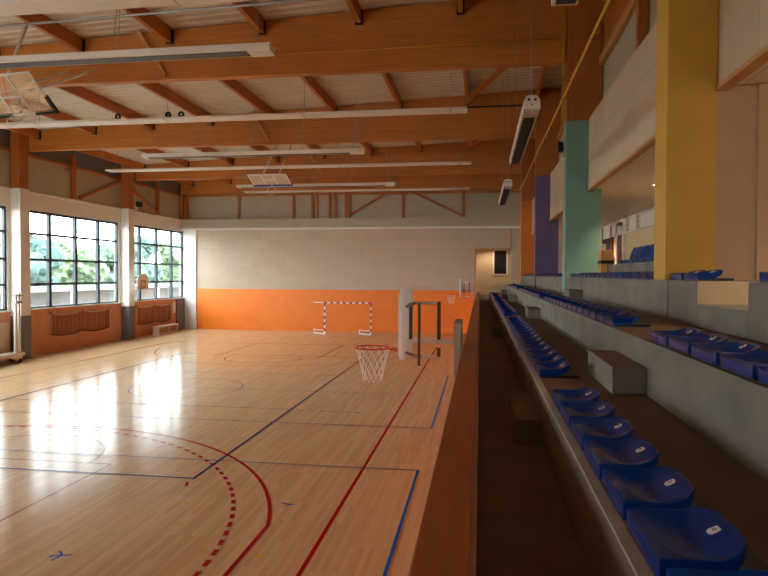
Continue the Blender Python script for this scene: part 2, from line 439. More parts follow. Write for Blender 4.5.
# recess behind the opening at the end of the stand
bm = bmesh.new(); bx(bm, -.6, 2.6, 45.0, 45.2, 2.3, 6.0); bx(bm, -.6, -.4, YF+.3, 45, 2.3, 6.0); bx(bm, 2.4, 2.6, YF+.3, 45, 2.3, 6.0); bx(bm, -.6, 2.6, YF+.3, 45, 5.8, 6.0)
struct('wall_recess', bm, 'cream')
t = thing('recessed_spotlight', 'unseen spotlight added to light the recess at the far end of the stand', 'spotlight', (.7, 43.9, 5.79))  # added lamp, hidden above the opening, only to brighten the recess
bm = bmesh.new(); torus(bm, (.7, 43.9, 5.79), .075, .012); obj('ring', bm, 'white_metal', t)
ld = bpy.data.lights.new('spotlight_lamp', 'SPOT'); ld.energy = 110; ld.color = (1, .82, .6); ld.spot_size = 2.8; ld.spot_blend = .6; ld.shadow_soft_size = .06
lo = bpy.data.objects.new('spotlight_lamp', ld); COL.objects.link(lo); lo.location = (.7, 43.9, 5.76)
w = struct('window_5', B((.86, .96, 44.93, 45, 3.85, 5.62), (1.78, 1.9, 44.93, 45, 3.85, 5.62), (.86, 1.9, 44.93, 45, 5.54, 5.62), (.86, 1.9, 44.93, 45, 3.85, 3.93)), 'white_metal', label='dark internal window at the far end of the stand')
obj('pane', B((.94, 1.8, 44.95, 44.97, 3.9, 5.58)), 'dark_glass', w)

# studs and braces over the far wall ledge
yb = YF-.1
def fpx(x): # lateral place of an image column on the far wall (measured once)
    return {187: -20.3, 239: -16.5, 294: -12.6, 313: -11.28, 317: -10.95, 329: -10.12, 335: -9.7, 347: -8.85, 403: -5.1, 463: -1.1}[x]
for x, lab, wdt in [(187, 'in the far left corner', .2), (239, 'first right of the far left corner', .16), (294, 'second from the far left corner', .16), (313, 'left half of the double stud', .14), (317, 'right half of the double stud', .14),
               (329, 'left of the pair near the middle', .16), (335, 'right of the pair near the middle', .16), (347, 'wide one left of the braces', .36), (403, 'thin one between the two braces', .14), (463, 'rightmost one where the brace ends', .18)]:
    stud('wall_stud', 'brown timber stud above the far wall ledge, '+lab, (fpx(x), yb, 7.62), (fpx(x), yb, 9.4), wdt, .16, 'far wall studs', up=(0, 1, 0))
stud('diagonal_brace', 'brown brace above far wall ledge rising to the right', (-8.85, yb-.02, 7.75), (-6.0, yb-.02, 9.4), .14, .14, 'far wall braces')
stud('diagonal_brace', 'brown brace above far wall ledge falling to the right', (-5.0, yb-.02, 9.6), (-1.2, yb-.02, 7.75), .14, .14, 'far wall braces')
stud('eave_rail', 'thin brown rail across the top of the far wall studs', (XL+.1, yb, 9.28), (2.9, yb, 9.28), .12, .16, None, 'glulam', 'rail')

# ------------------------------------------------------------------ roof timbers
BLAB = ['nearest to the stand, over the yellow column', 'over the teal column', 'over the purple column', 'over the orange column', 'against the far wall']
for k, y0 in enumerate(CY+[41.9]):
    yc = y0+.25 if k < 4 else y0
    bm = bmesh.new(); x0, x1 = XL+.48 if k < 4 else XL+.1, 2.16 if k < 4 else 3.0
    prism(bm, [(x0, ZBEAM), (x1, ZBEAM), (x1, dz(x1)-.03), (x0, dz(x0)-.03)], 'Y', yc-.13, yc+.13)
    tag(obj('roof_beam', bm, 'glulam', bevel=.012), 'deep brown glulam beam spanning the hall, '+BLAB[k], 'beam', 'main roof beams')
BAY = ['bay between the first two beams', 'bay between the teal and purple columns', 'bay between the purple and orange columns', 'bay next to the far wall']
edges = [y+.25 for y in CY]+[41.9]
PX = [-19.6+2.72*k for k in range(9)]
for b in range(4):
    for k, x in enumerate(PX):
        if x > 2.3: continue
        y0, y1 = edges[b]+.13, edges[b+1]-.13; zt = dz(x)-.015
        t = thing('purlin', 'brown timber purlin, %s from the left wall, %s' % (ORD[k+1], BAY[b]), 'purlin', (x, (y0+y1)/2, zt-.4), 'roof purlins')
        obj('timber', B((x-.065, x+.065, y0+.01, y1-.01, zt-.40, zt)), 'glulam_y', t)
        obj('hanger', B((x-.1, x+.1, y1-.10, y1-.003, zt-.42, zt-.06)), 'dark_steel', t, label='dark steel hanger')
# braces in the roof plane at the right
stud('diagonal_brace', 'sloping brown roof brace right of the purlins beyond the teal column', (-.6, 25.8, 10.75), (2.0, 18.0, 10.8), .14, .16, 'roof braces', 'glulam_y')
stud('diagonal_brace', 'sloping brown roof brace right of purlins beyond the purple column', (-.6, 34.8, 10.75), (2.0, 27.0, 10.8), .14, .16, 'roof braces', 'glulam_y')
for k, (y0, zlo) in enumerate(((CY[1], 9.45), (CY[2], 9.45), (CY[3], 9.45))):
    stud('fly_strut', 'thin brown strut leaning on the roof beam '+BLAB[k+1], (-8.85, y0+.06, zlo), (-9.6, y0-.1, dz(-9.7)-.05), .1, .1, 'fly struts', 'wood_trim', 'strut')
# conduit under the deck in the nearest bay
bm = bmesh.new(); tube(bm, (-19.8, 14.7, 9.92), (1.5, 14.7, 10.4), .035)
for x in (-14, -8.6, -3.2): tube(bm, (x, 14.7, 10.15+.02*(x+14)), (x, 14.7, dz(x)), .012, 6)
tag(obj('ceiling_conduit', bm, 'steel'), 'grey conduit running under the purlins of the nearest roof bay', 'conduit')
bm = bmesh.new(); tube(bm, (-.7, 25.9, 10.55), (2.1, 25.9, 10.55), .04); tag(obj('ceiling_conduit', bm, 'dark_steel'), 'dark conduit before the beam over the purple column', 'conduit')

# ------------------------------------------------------------------ radiant strips, luminaires, heaters
def strip_panel(y, x0, x1, label, z=8.8):
    t = thing('radiant_strip', label, 'heating strip', ((x0+x1)/2, y, z), 'white radiant strips')
    obj('panel', B((x0, x1, y-.27, y+.27, z, z+.07)), 'white_metal', t, bevel=.012)
    n = max(3, int((x1-x0)/4.5))
    bm = bmesh.new()
    for i in range(n+1):
        x = x0+.5+(x1-x0-1)*i/n
        bx(bm, x-.02, x+.02, y-.272, y+.272, z-.004, z+.074)
    obj('joint_band', bm, 'cream', t)
    for i in range(n+1):
        x = x0+.5+(x1-x0-1)*i/n
        bm = bmesh.new(); tube(bm, (x, y, z+.07), (x, y, dz(x)), .009, 6); obj('suspension_wire', bm, 'steel', t)
strip_panel(10.95, XL+.9, -.45, 'long white radiant strip crossing the top left corner of the view')
strip_panel(19.6, XL+.9, -.42, 'long white radiant strip before the beam over purple column')
strip_panel(28.85, -17.9, -.43, 'long white radiant strip before the beam over orange column')
strip_panel(37.4, -14.2, -.6, 'long white radiant strip nearest the far wall')

def luminaire(y, x0, x1, label, z=8.8):
    t = thing('batten_luminaire', label, 'ceiling light', ((x0+x1)/2, y, z), 'long white luminaires')
    obj('housing', B((x0, x1, y-.22, y+.22, z+.02, z+.17)), 'white_metal', t, bevel=.012)
    obj('louvre', B((x0+.2, x1-.55, y-.15, y+.15, z+.005, z+.022)), 'grille', t, label='grey louvre underneath')
    obj('end_cap', B((x1-.55, x1-.01, y-.2, y+.2, z, z+.022)), 'lens_white', t)
    for i in range(5):
        x = x0+.4+(x1-x0-.8)*i/4
        bm = bmesh.new(); tube(bm, (x, y-.12, z+.17), (x+.1, y, dz(x)), .008, 6); tube(bm, (x, y+.12, z+.17), (x+.1, y, dz(x)), .008, 6); obj('suspension_wire', bm, 'steel', t)
luminaire(13.9, -19.0, -4.62, 'long white luminaire hanging nearest, left of the conduit')
luminaire(25.2, -14.0, -4.62, 'long white luminaire hanging before the purple column beam', 8.68)
luminaire(34.7, -13.6, -4.62, 'long white luminaire hanging nearest the far wall', 8.7)

def heater(y0, label):
    x, z = .8, 6.5; y1 = y0+5.1
    t = thing('radiant_heater', label, 'heater', (x, (y0+y1)/2, z), 'hanging radiant heaters')
    bm = bmesh.new(); prof = [(x-.13, z), (x+.13, z), (x+.13, z+.14), (x+.08, z+.22), (x-.08, z+.22), (x-.13, z+.14)]
    prism(bm, prof, 'Y', y0, y1); obj('casing', bm, 'white_metal', t, bevel=.012)
    obj('grille', B((x-.095, x+.095, y0+.55, y1-.08, z-.012, z+.002)), 'heater_grille', t, label='black grille underneath')
    bm = bmesh.new()
    for dx in (-.05, .05): tube(bm, (x+dx, y0-.015, z+.15), (x+dx, y0+.01, z+.15), .022, 12)
    tube(bm, (x, y0-.02, z+.07), (x, y0+.01, z+.07), .012, 8)
    obj('burner_port', bm, 'black', t)
    for yy in (y0+.3, y1-.6):
        bm = bmesh.new(); tube(bm, (x, yy, z+.2), (x, yy, dz(x)), .008, 6); obj('suspension_rod', bm, 'steel', t)
heater(1.45, 'white radiant heater with its end just showing at top')
heater(10.5, 'white radiant heater with black grille hanging before the teal column')
heater(19.55, 'white radiant heater hanging beyond the teal column, the smaller one')

bm = bmesh.new(); tube(bm, (2.08, YB+.1, 8.42), (2.08, 35.1, 8.42), .028, 10)
for y in (3, 8.2, 12.6, 17.3, 21.8, 26.3, 30.8): tube(bm, (2.08, y, 8.42), (2.17, y, 8.42), .02, 6)
tag(obj('gas_pipe', bm, 'gas_yellow', smooth=True), 'yellow gas pipe running along the tops of the right columns', 'pipe')
bm = bmesh.new()
yp = CY[1]+.25-.16
pts = [(-5.7, yp-.02, 10.16), (-5.35, yp-.02, 9.9), (2.05, yp-.02, 9.88), (2.05, yp-.02, 7.8)]
pts = [Vector(p) for p in pts]; pts[-1].y = CY[1]-.05; pts[-2].y = CY[1]-.05; pts.insert(3, Vector((2.05, CY[1]-.05, 9.0)))
for a, b in zip(pts, pts[1:]): tube(bm, a, b, .014, 6)
tag(obj('gas_pipe', bm, 'gas_yellow', smooth=True), 'thin yellow pipe pinned along the beam over the teal column', 'pipe')
for k, (x, lab) in enumerate([(-11.77, 'leftmost of three'), (-10.02, 'middle of three'), (-9.57, 'rightmost of three')]):
    bm = bmesh.new(); torus(bm, (x, 19.55, 8.99), .07, .04, 'Y'); bx(bm, x-.02, x+.02, 19.5, 19.6, 8.875, 8.93)
    tag(obj('cable_pulley', bm, 'dark_steel'), 'small round dark pulley on top of a white strip, '+lab, 'pulley', 'pulleys on the strip')

# ------------------------------------------------------------------ columns of the stand side
def stand_column(k, m, label):
    y0 = CY[k]
    t = thing('column', label, 'column', (2.6, y0+.25, 3.3), 'coloured columns of the stand')
    w = .56 if k == 0 else .895
    zb = Z3 if k == 0 else 3.42
    obj('shaft', B((2.16, 2.16+w, y0, y0+CW, zb, 7.82)), m, t, bevel=.01)
    obj('plinth', B((2.19 if k == 0 else 2.14, 2.199 if k == 0 else 2.5, y0, y0+CW, 3.33, zb)), 'concrete', t, bevel=.008, label='grey concrete foot')
    tag(obj('timber_post', B((2.17, 3.05, y0+.01, y0+CW-.01, 7.825, dz(2.2)-.05)), 'glulam_z', bevel=.01), 'brown glulam post on top of the '+label.split()[0]+' column', 'post', 'timber posts over the coloured columns')
stand_column(0, 'yellow', 'mustard yellow square column nearest the camera')
stand_column(1, 'teal', 'teal square column, second along the stand')
stand_column(2, 'purple', 'purple square column, third along the stand')
stand_column(3, 'orange_col', 'orange square column, farthest along the stand')
struct('wall_partition', B((2.71, 3.15, CY[0], CY[0]+.3, Z3, 6.06), (3.15, 3.3, CY[0]-.05, CY[0]+.3, Z3, 6.06), (3.3, XR, CY[0], CY[0]+.3, Z3, 6.06)), 'pier', label='beige partition behind the yellow column')

# fascias between the columns
FL = ['between the camera end and the yellow column', 'between yellow and teal columns', 'between teal and purple columns', 'between purple and orange columns', 'beyond the orange column']
ye = [YB]+CY+[YF]
for k in range(5):
    y0 = ye[k]+(CW if k else 0); y1 = ye[k+1]-(.48 if k == 4 else 0)
    t = thing('fascia_panel', 'beige panelled fascia high over the seats, '+FL[k], 'fascia', (2.75, (y0+y1)/2, 6), 'fascias over the seats')
    obj('board', B((2.72, 2.80, y0+.003, y1-.003, 6.06, 7.86)), 'fascia', t)
    obj('bottom_trim', B((2.69, 2.83, y0+.003, y1-.003, 6.0, 6.06)), 'wood_trim', t, label='oak bottom trim')
struct('ceiling_gallery', B((2.83, XR, YB, YF, 6.07, 6.15)), 'soffit')
# right side above the fascia
bm = bmesh.new(); bx(bm, 3.07, 3.2, YB, YF, 7.86, 9.3); bx(bm, 2.81, 3.2, YB, YF, 7.74, 7.81)
wu = struct('wall_right', bm, 'cladding')
obj('edge_beam', B((3.07, 3.3, YB, YF, 9.3, 11.3)), 'glulam_y', wu, label='dark timber edge beam')
wg = struct('wall_gallery', B((XR, XR+.2, YB, YF, 2.2, 11.6)), 'gallery')
obj('bulkhead', B((XR-.1, XR, CY[0]+.5, YF, 5.48, 6.07)), 'soffit', wg)
obj('upper_back', B((3.2, 3.4, YB, YF, 7.8, 11.4)), 'cladding', wu)
for k, (y, lab) in enumerate([(12.6, 'yellow and teal'), (11.0, 'yellow and teal, nearer one'), (21.6, 'teal and purple'), (30.7, 'purple and orange')]):
    stud('wall_stud', 'brown stud high above the fascia between %s columns' % lab, (2.95, y, 7.86), (2.95, y, 10.9), .18, .2, 'right clerestory studs', up=(0, 1, 0))
stud('diagonal_brace', 'brown brace high above the fascia near the yellow column', (2.9, 8.7, 7.95), (2.9, 10.8, 10.6), .12, .12, 'right clerestory braces')
stud('eave_rail', 'brown sloping rail above the fascia along the right side', (3.0, YB+.1, 9.3), (3.0, YF-.1, 9.3), .1, .22, None, 'wood_trim', 'rail')

# ------------------------------------------------------------------ concrete stand
def tier(name, boxes, mats, label):
    bm = bmesh.new()
    for b in boxes: bx(bm, *b[:6], 0, b[6] if len(b) > 6 else 1)
    return tag(obj(name, bm, mats, bevel=.006), label, 'concrete tier', 'concrete tiers')
t1 = tier('concrete_tier', [(X1+.004, X2, YB, STAND_END, 2.3, Z1)], ['walk', 'tread'], 'lowest concrete tier carrying the front row of blue seats')
NOSE = obj('nosing', B((X1, X1+.05, YB, STAND_END, Z1-.012, Z1+.004)), 'nosing', t1, label='pale concrete front edge')
tier('concrete_tier', [(X2, X3, YB, STAND_END, 2.3, Z2)], ['concrete', 'tread'], 'middle concrete tier carrying the second row of seats')
t3 = tier('concrete_tier', [(X3, X4, YB, 5.7, 2.3, Z3), (X3, X4, 6.97, CY[1], 2.3, Z3), (X3, X4, 5.7, 6.97, 2.3, 3.56, 0)]+[(X3, X4, a+CW, b, 2.3, Z3) for a, b in zip(CY[1:], CY[2:]+[STAND_END])], ['concrete', 'tread'], 'upper concrete tier level with the coloured columns, notched for an aisle')
tier('concrete_tier', [(X4, XR, 8.8, 15.7, 2.3, Z4), (X4, XR, 15.7, STAND_END, 2.3, Z3), (X4, XR, YB, 8.8, 2.3, Z3)], ['concrete', 'tread'], 'rearmost concrete tier carrying the seats with backs')
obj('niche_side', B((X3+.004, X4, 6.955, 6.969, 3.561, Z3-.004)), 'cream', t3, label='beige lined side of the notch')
struct('floor_walkway', B((-.01, X1+.02, YB, STAND_END, 2.3, 2.5), (-.3, XR, STAND_END, 45, 2.3, 2.5)), 'walk')
struct('wall_stand_end', B((.5, XR, STAND_END, STAND_END+.1, 2.5, 3.3)), 'cream')

pp = struct('wall_parapet', B((-.2, -.02, YB, YF, 0, 2.84)), 'orange')
obj('parapet_cap', B((-.22, -.03, YB, STAND_END, 2.84, 2.9)), 'parapet', pp, bevel=.008, label='varnished brown timber cap')
obj('cap_edge', B((-.03, -.008, YB, STAND_END, 2.5, 2.898)), 'parapet_edge', pp, label='pale cap edge with its highlight painted in')

def step(x0, x1, y0, y1, z0, z1, label):
    bm = bmesh.new(); bx(bm, x0, x1, y0, y1, z0, z1, 0, 1)
    tag(obj('step_block', bm, ['concrete', 'tread'], bevel=.008), label, 'step', 'concrete aisle steps')
step(1.05, X2-.002, 5.33, 6.5, Z1, Z1+.22, 'concrete step block in the nearest aisle between front and second rows')
step(1.05, X2-.002, 14.4, 15.3, Z1, Z1+.22, 'concrete step block in the second aisle from the camera')
step(1.05, X2-.002, 23.5, 24.4, Z1, Z1+.22, 'concrete step block in the third aisle from the camera')
step(1.05, X2-.002, 32.5, 33.3, Z1, Z1+.22, 'small far concrete step block in the last aisle')
step(.28, X1+.002, 5.2, 6.4, 2.5, 2.7, 'dark step block on the walkway floor below the front row')
step(.28, X1+.002, 14.2, 15.4, 2.5, 2.7, 'dark step block farther along the walkway floor')
step(X3-.3, X3-.002, 14.3, 15.2, Z2, Z2+.21, 'concrete step block between second and third rows, by the teal column')

# ------------------------------------------------------------------ seats
SW, SD = .44, .295
def shell_bm():
    bm = bmesh.new(); n = 14
    def s(v): return 1 if v < .55 else math.sqrt(max(0, 1-((v-.55)/.45)**2.6*.82))
    def z(u, v):
        side = abs(2*u-1)
        h = .078
        h -= .034*math.sin(min(1, v/.85)*PI)*(1-side**3)
        k = max(0, (v-.55)/.45); h += .045*k*k*(3-2*k)*(.75+.25*(1-side**2))
        h += .010*side**6
        if v < .06: h -= .006
        return h
    g = [[bm.verts.new((SD*v, (u-.5)*SW*s(v), z(u, v))) for u in [i/n for i in range(n+1)]] for v in [j/n for j in range(n+1)]]
    for j in range(n):
        for i in range(n): bm.faces.new((g[j][i], g[j+1][i], g[j+1][i+1], g[j][i+1]))
    loop = [g[0][i] for i in range(n+1)]+[g[j][n] for j in range(1, n+1)]+[g[n][i] for i in range(n-1, -1, -1)]+[g[j][0] for j in range(n-1, 0, -1)]
    low = [bm.verts.new((v.co.x, v.co.y, .012+(max(.012, v.co.z-.038)-.012)*max(0, min(1, (v.co.x/SD-.35)/.6)))) for v in loop]
    L = len(loop)
    for i in range(L): bm.faces.new((loop[i], loop[(i+1) % L], low[(i+1) % L], low[i]))
    bmesh.ops.recalc_face_normals(bm, faces=bm.faces)
    for f in bm.faces: f.smooth = True
    return bm
def base_boxes(bm, mi=0): bx(bm, .012, SD+.07, -SW/2+.012, SW/2+.018, 0, .028, mi)

def make_seat():
    t = thing('stadium_seat', '', 'seat', (0, 0, 0))
    sh = obj('shell', shell_bm(), 'seat', t)
    md = sh.modifiers.new('bevel', 'BEVEL'); md.width = .008; md.segments = 2; md.limit_method = 'ANGLE'; md.angle_limit = .9
    bm = bmesh.new(); base_boxes(bm); obj('base', bm, 'seat_base', t, label='dark navy base')
    bm = bmesh.new(); bx(bm, -.025, .025, -.019, .019, -.002, .002)
    bmesh.ops.bevel(bm, geom=[e for e in bm.edges if abs(e.verts[0].co.z-e.verts[1].co.z) > .003], offset=.007, segments=3, affect='EDGES')
    R = Matrix.Translation((.233, 0, .0985)) @ Matrix.Rotation(-.46, 4, 'Y')
    bmesh.ops.transform(bm, matrix=R, verts=bm.verts)
    pl = obj('number_plate', bm, 'sticker', t, label='small white number sticker')
    bm = bmesh.new(); torus(bm, (0, 0, .0025), .0075, .0018, 'Z', 12, 5); bmesh.ops.transform(bm, matrix=R, verts=bm.verts)
    o = obj('number_mark', bm, 'ink', None); o.parent = pl
    bm = bmesh.new(); tube(bm, (.155, 0, .040), (.155, 0, .0475), .010, 12); obj('drain_hole', bm, 'black', t)
    return t
def make_simple():
    bm = shell_bm(); base_boxes(bm, 1)
    o = obj('stadium_seat', bm, ['seat', 'seat_base'])
    return o
seat0 = make_seat(); simple0 = make_simple(); used = [False, False]
def put_seat(x, y, z, label, group, detail):
    i = 0 if detail else 1; p = (seat0, simple0)[i]
    if not used[i]:
        used[i] = True; p.location = (x, y, z); p['label'] = label; p['group'] = group; p['category'] = 'seat'
    else: dup(p, (x, y, z), label, group)
def row(x, z, y0, n, rowname, blk, detail, far_first=False):
    """n seats from y0 upward; ordinal counted from the end nearest the camera unless far_first"""
    for i in range(n):
        k = n-i if far_first else i+1
        end = 'far end' if far_first else 'near end'
        put_seat(x, y0+.25+.5*i, z, 'blue plastic seat, %s from the %s, %s, %s' % (ORD[k], end, blk, rowname), 'blue seats of the '+rowname, detail)
row(X1+.05, Z1, 1.52, 7, 'front row', 'block closest to the camera', True, True)
row(X1+.05, Z1, 6.02, 15, 'front row', 'block past the first aisle', True)
row(X1+.05, Z1, 15.0, 15, 'front row', 'block past the second aisle', False)
row(X1+.05, Z1, 24.1, 15, 'front row', 'block past the third aisle', False)
row(X2+.02, Z2, 2.38, 6, 'second row', 'block closest to the camera', True, True)
row(X2+.02, Z2, 6.75, 14, 'second row', 'block past the first aisle', False)
row(X2+.02, Z2, 15.0, 15, 'second row', 'block past the second aisle', False)
row(X2+.02, Z2, 24.1, 15, 'second row', 'block past the third aisle', False)
row(X3+.03, Z3, 3.6, 4, 'third row', 'block right of the notch', True, True)
row(X3+.01, Z3, 6.98, 2, 'third row', 'pair before the yellow column', True)
row(X3+.03, Z3, 8.55, 16, 'third row', 'block between yellow and teal columns', False)
row(X3+.03, Z3, 17.62, 16, 'third row', 'block between teal and purple columns', False)
row(X3+.03, Z3, 26.7, 16, 'third row', 'block between purple and orange columns', False)

def backed_bm():
    bm = shell_bm()
    n = 10
    def P(u, v, off):
        w = SW*.5*(1 if v < .6 else math.sqrt(max(0.02, 1-((v-.6)/.4)**2.4*.75)))
        return ((SD-.05)+.09*v+off+.03*(1-abs(2*u-1)**2), (2*u-1)*w, .06+.32*v)
    F = [[bm.verts.new(P(i/n, j/n, 0)) for i in range(n+1)] for j in range(n+1)]
    K = [[bm.verts.new(P(i/n, j/n, .035)) for i in range(n+1)] for j in range(n+1)]
    for j in range(n):
        for i in range(n):
            bm.faces.new((F[j][i], F[j][i+1], F[j+1][i+1], F[j+1][i])).smooth = True
            bm.faces.new((K[j][i], K[j+1][i], K[j+1][i+1], K[j][i+1])).smooth = True
    rim = lambda G: [G[0][i] for i in range(n+1)]+[G[j][n] for j in range(1, n+1)]+[G[n][i] for i in range(n-1, -1, -1)]+[G[j][0] for j in range(n-1, 0, -1)]
    a, b = rim(F), rim(K)
    for i in range(len(a)): bm.faces.new((a[i], b[i], b[(i+1) % len(a)], a[(i+1) % len(a)]))
    base_boxes(bm, 1)
    bmesh.ops.recalc_face_normals(bm, faces=bm.faces)
    return bm
bk = obj('backed_seat', backed_bm(), ['seat', 'seat_base'])
for i in range(13):
    loc = (X4+.05, 9.1+.5*i, Z4); lab = 'blue plastic seat with a tall back, %s from the far end, rear tier' % ORD[13-i]
    if i == 12:
        lab = 'blue plastic seat with a tall back, farthest one on the rear tier'
    if i == 0: bk.location = loc; tag(bk, lab, 'seat', 'blue seats with backs')
    else: dup(bk, loc, lab, 'blue seats with backs')

# ------------------------------------------------------------------ gallery items
t = thing('lectern', 'tan wooden lectern with a black band standing behind the teal column', 'lectern', (3.15, 16.5, Z3))
bm = bmesh.new(); bx(bm, 2.9, 3.05, 16.2, 16.6, Z3, 4.14); obj('body', bm, 'tan', t, bevel=.01)
obj('dark_band', B((2.9, 3.22, 16.18, 16.62, 4.14, 4.22)), 'black', t)
bm = bmesh.new(); prism(bm, [(2.9, 4.22), (3.25, 4.22), (3.14, 4.47), (2.9, 4.47)], 'Y', 16.18, 16.62); obj('hood', bm, 'tan', t, bevel=.01)
tag(obj('paper_box', B((2.92, 3.03, 16.25, 16.55, 4.47, 4.62)), 'plaster', bevel=.008), 'small pale box standing on top of the tan lectern', 'box')
d = struct('door_1', B((XR-.06, XR, 26.3, 27.3, Z3, 5.85)), 'door_brown', label='reddish brown gallery door')
obj('door_frame', B((XR-.1, XR-.02, 26.1, 26.3, Z3, 5.95), (XR-.1, XR-.02, 27.3, 27.5, Z3, 5.95), (XR-.1, XR-.02, 26.1, 27.5, 5.85, 5.97)), 'white', d)
d = struct('door_2', B((XR-.06, XR, 28.6, 30.2, Z3, 5.95)), 'door_navy', label='dark navy double door in the gallery')
obj('door_frame', B((XR-.1, XR-.02, 30.2, 30.5, Z3, 6.0), (XR-.1, XR-.02, 28.3, 28.6, Z3, 6.0)), 'door_brown', d)
for k, (y, lab) in enumerate([(25.3, 'nearer the brown door'), (23.7, 'farther from the brown door')]):
    t = thing('wall_sign', 'pale upright sign with dark pictograms on gallery bulkhead, '+lab, 'sign', (XR-.12, y, 5.8), 'gallery signs')
    obj('panel', B((XR-.12, XR-.102, y-.28, y+.28, 5.5, 6.04)), 'plaster', t)
    for z in (5.6, 5.77, 5.94):
        bm = bmesh.new(); tube(bm, (XR-.128, y, z+.04), (XR-.118, y, z+.04), .035, 12); bx(bm, XR-.128, XR-.118, y-.1, y+.1, z-.05, z); obj('pictogram', bm, 'ink', t)
# gallery downlights
spots = [(4.2, 16.4), (4.5, 11.6), (4.4, 28.3), (4.2, 36.0), (4.5, 5.6), (4.5, 2.0)]
SLAB = ['visible by the yellow column', 'next to the yellow column', 'before the navy door', 'beyond the purple column', 'over the near gallery', 'over the near end wall']
M['lamp'] = emit_mat('lit lamp face', (255, 226, 180), 14)
for k, (x, y) in enumerate(spots):
    t = thing('recessed_spotlight', 'small round warm ceiling spotlight in the gallery soffit, '+SLAB[k], 'spotlight', (x, y, 6.05), 'gallery spotlights')
    bm = bmesh.new(); torus(bm, (x, y, 6.062), .075, .014); obj('ring', bm, 'white_metal', t)
    bm = bmesh.new(); tube(bm, (x, y, 6.056), (x, y, 6.068), .066, 16); obj('lamp_face', bm, 'lamp', t)
    ld = bpy.data.lights.new('spotlight_lamp', 'SPOT'); ld.energy = 320; ld.color = (1, .80, .56); ld.spot_size = 2.1; ld.spot_blend = .6; ld.shadow_soft_size = .06
    lo = bpy.data.objects.new('spotlight_lamp', ld); COL.objects.link(lo); lo.location = (x, y, 6.03)

# small fittings on walls
t = thing('wall_speaker', 'small black speaker bracketed to the side of the teal column', 'speaker', (2.1, 17.2, 7.1))
obj('body', B((1.98, 2.1, 17.1, 17.3, 7.05, 7.3)), 'black', t, bevel=.01); obj('bracket', B((2.09, 2.16, 17.15, 17.25, 6.9, 7.2)), 'white_metal', t)
t = thing('flood_light', 'small black flood light over the white column by the mini basket', 'flood light', (XL+.5, 35.3, 7.7))
obj('bracket', B((XL+.4, XL+.5, 35.3, 35.5, 7.62, 7.85)), 'white_metal', t); obj('lamp_body', B((XL+.5, XL+.72, 35.2, 35.6, 7.8, 8.1)), 'black', t, bevel=.02)
bm = bmesh.new(); tube(bm, (XL+.46, 35.38, 9.0), (XL+.52, 35.38, 9.0), .1, 16)
tag(obj('wall_bell', bm, 'cream'), 'small round pale disc on the timber post over the far left column', 'bell')
tag(obj('switch_box', B((XL+.01, XL+.12, 40.55, 40.95, 1.2, 1.95)), 'white_metal', bevel=.01), 'small white control box on plywood near the corner', 'control box')

# ------------------------------------------------------------------ basketball goals
def net_bm(c, r0, r1, h, n=12, rows_=5):
    bm = bmesh.new(); c = Vector(c)
    def P(i, j):
        t = j/rows_; r = r0+(r1-r0)*(t**.7); a = 2*PI*(i+.5*(j % 2))/n
        return c+Vector((r*math.cos(a), r*math.sin(a), -h*t))
    for j in range(rows_):
        for i in range(n):
            tube(bm, P(i, j), P(i, j+1), .003, 4); tube(bm, P(i, j), P(i-1 if j % 2 == 0 else i+1, j+1), .0045, 4)
    return bm
def rounded(w0, w1, z0, z1, r, n=6):
    pts = []
    for cx, cz, a0 in ((w1-r, z1-r, 0), (w0+r, z1-r, PI/2), (w0+r, z0+r, PI), (w1-r, z0+r, 1.5*PI)):
        for i in range(n+1): a = a0+PI/2*i/n; pts.append((cx+r*math.cos(a), cz+r*math.sin(a)))
    return pts
def side_goal():
    t = thing('side_basketball_goal', 'white edge-on backboard with red rim bracketed to the parapet, near one', 'basketball goal', (-.22, 8.05, 2.9), 'parapet basketball goals')
    bm = bmesh.new(); prism(bm, rounded(7.45, 8.65, 2.82, 3.68, .22), 'X', -.95, -.90); obj('backboard', bm, 'board_white', t, bevel=.006)
    bm = bmesh.new(); c = (-1.35, 8.05, 2.92); torus(bm, c, .23, .011, 'Z', 32)
    bar(bm, (-1.13, 7.97, 2.91), (-.95, 7.93, 2.88), .016, .016); bar(bm, (-1.13, 8.13, 2.91), (-.95, 8.17, 2.88), .016, .016); bx(bm, -.965, -.95, 7.93, 8.17, 2.84, 2.96)
    obj('rim', bm, 'rim', t)
    obj('net', net_bm((-1.35, 8.05, 2.91), .225, .12, .42), 'cord', t)
    def arm(label, z, x0, x1, m='board_white', w=.05):
        for y in (7.95,):
            bm = bmesh.new(); bar(bm, (x0, y, z), (x1, y, z), w, w); obj('arm', bm, m, t)
    arm('', 3.5, -.90, -.48, w=.035); arm('', 3.03, -.90, -.31, w=.06); arm('', 2.83, -.90, -.48, w=.03)
    for x, z0, z1, w in ((-.85, 3.05, 3.5, .04), (-.745, 2.72, 3.5, .03), (-.5, 3.05, 3.52, .042), (-.5, 2.84, 2.95, .042)):
        bm = bmesh.new(); bx(bm, x-w/2, x+w/2, 7.9, 7.94, z0, z1); obj('upright', bm, 'brown_steel', t)
    bm = bmesh.new()
    bar(bm, (-.89, 7.75, 2.9), (-.80, 7.93, 2.84), .02, .03); obj('clamp', bm, 'steel', t)
    bm = bmesh.new(); bar(bm, (-.89, 7.75, 3.46), (-.80, 7.93, 3.5), .02, .03); obj('clamp', bm, 'steel', t)
    bm = bmesh.new(); bx(bm, -.31, -.222, 7.7, 8.5, 2.3, 3.27); obj('mount_panel', bm, 'mount', t, bevel=.006, label='grey plywood mounting panel')
    return t
g = side_goal()
dup(g, (-.22, 8.05+22.5, 2.9), 'small far backboard with red rim bracketed to the parapet end', 'parapet basketball goals')

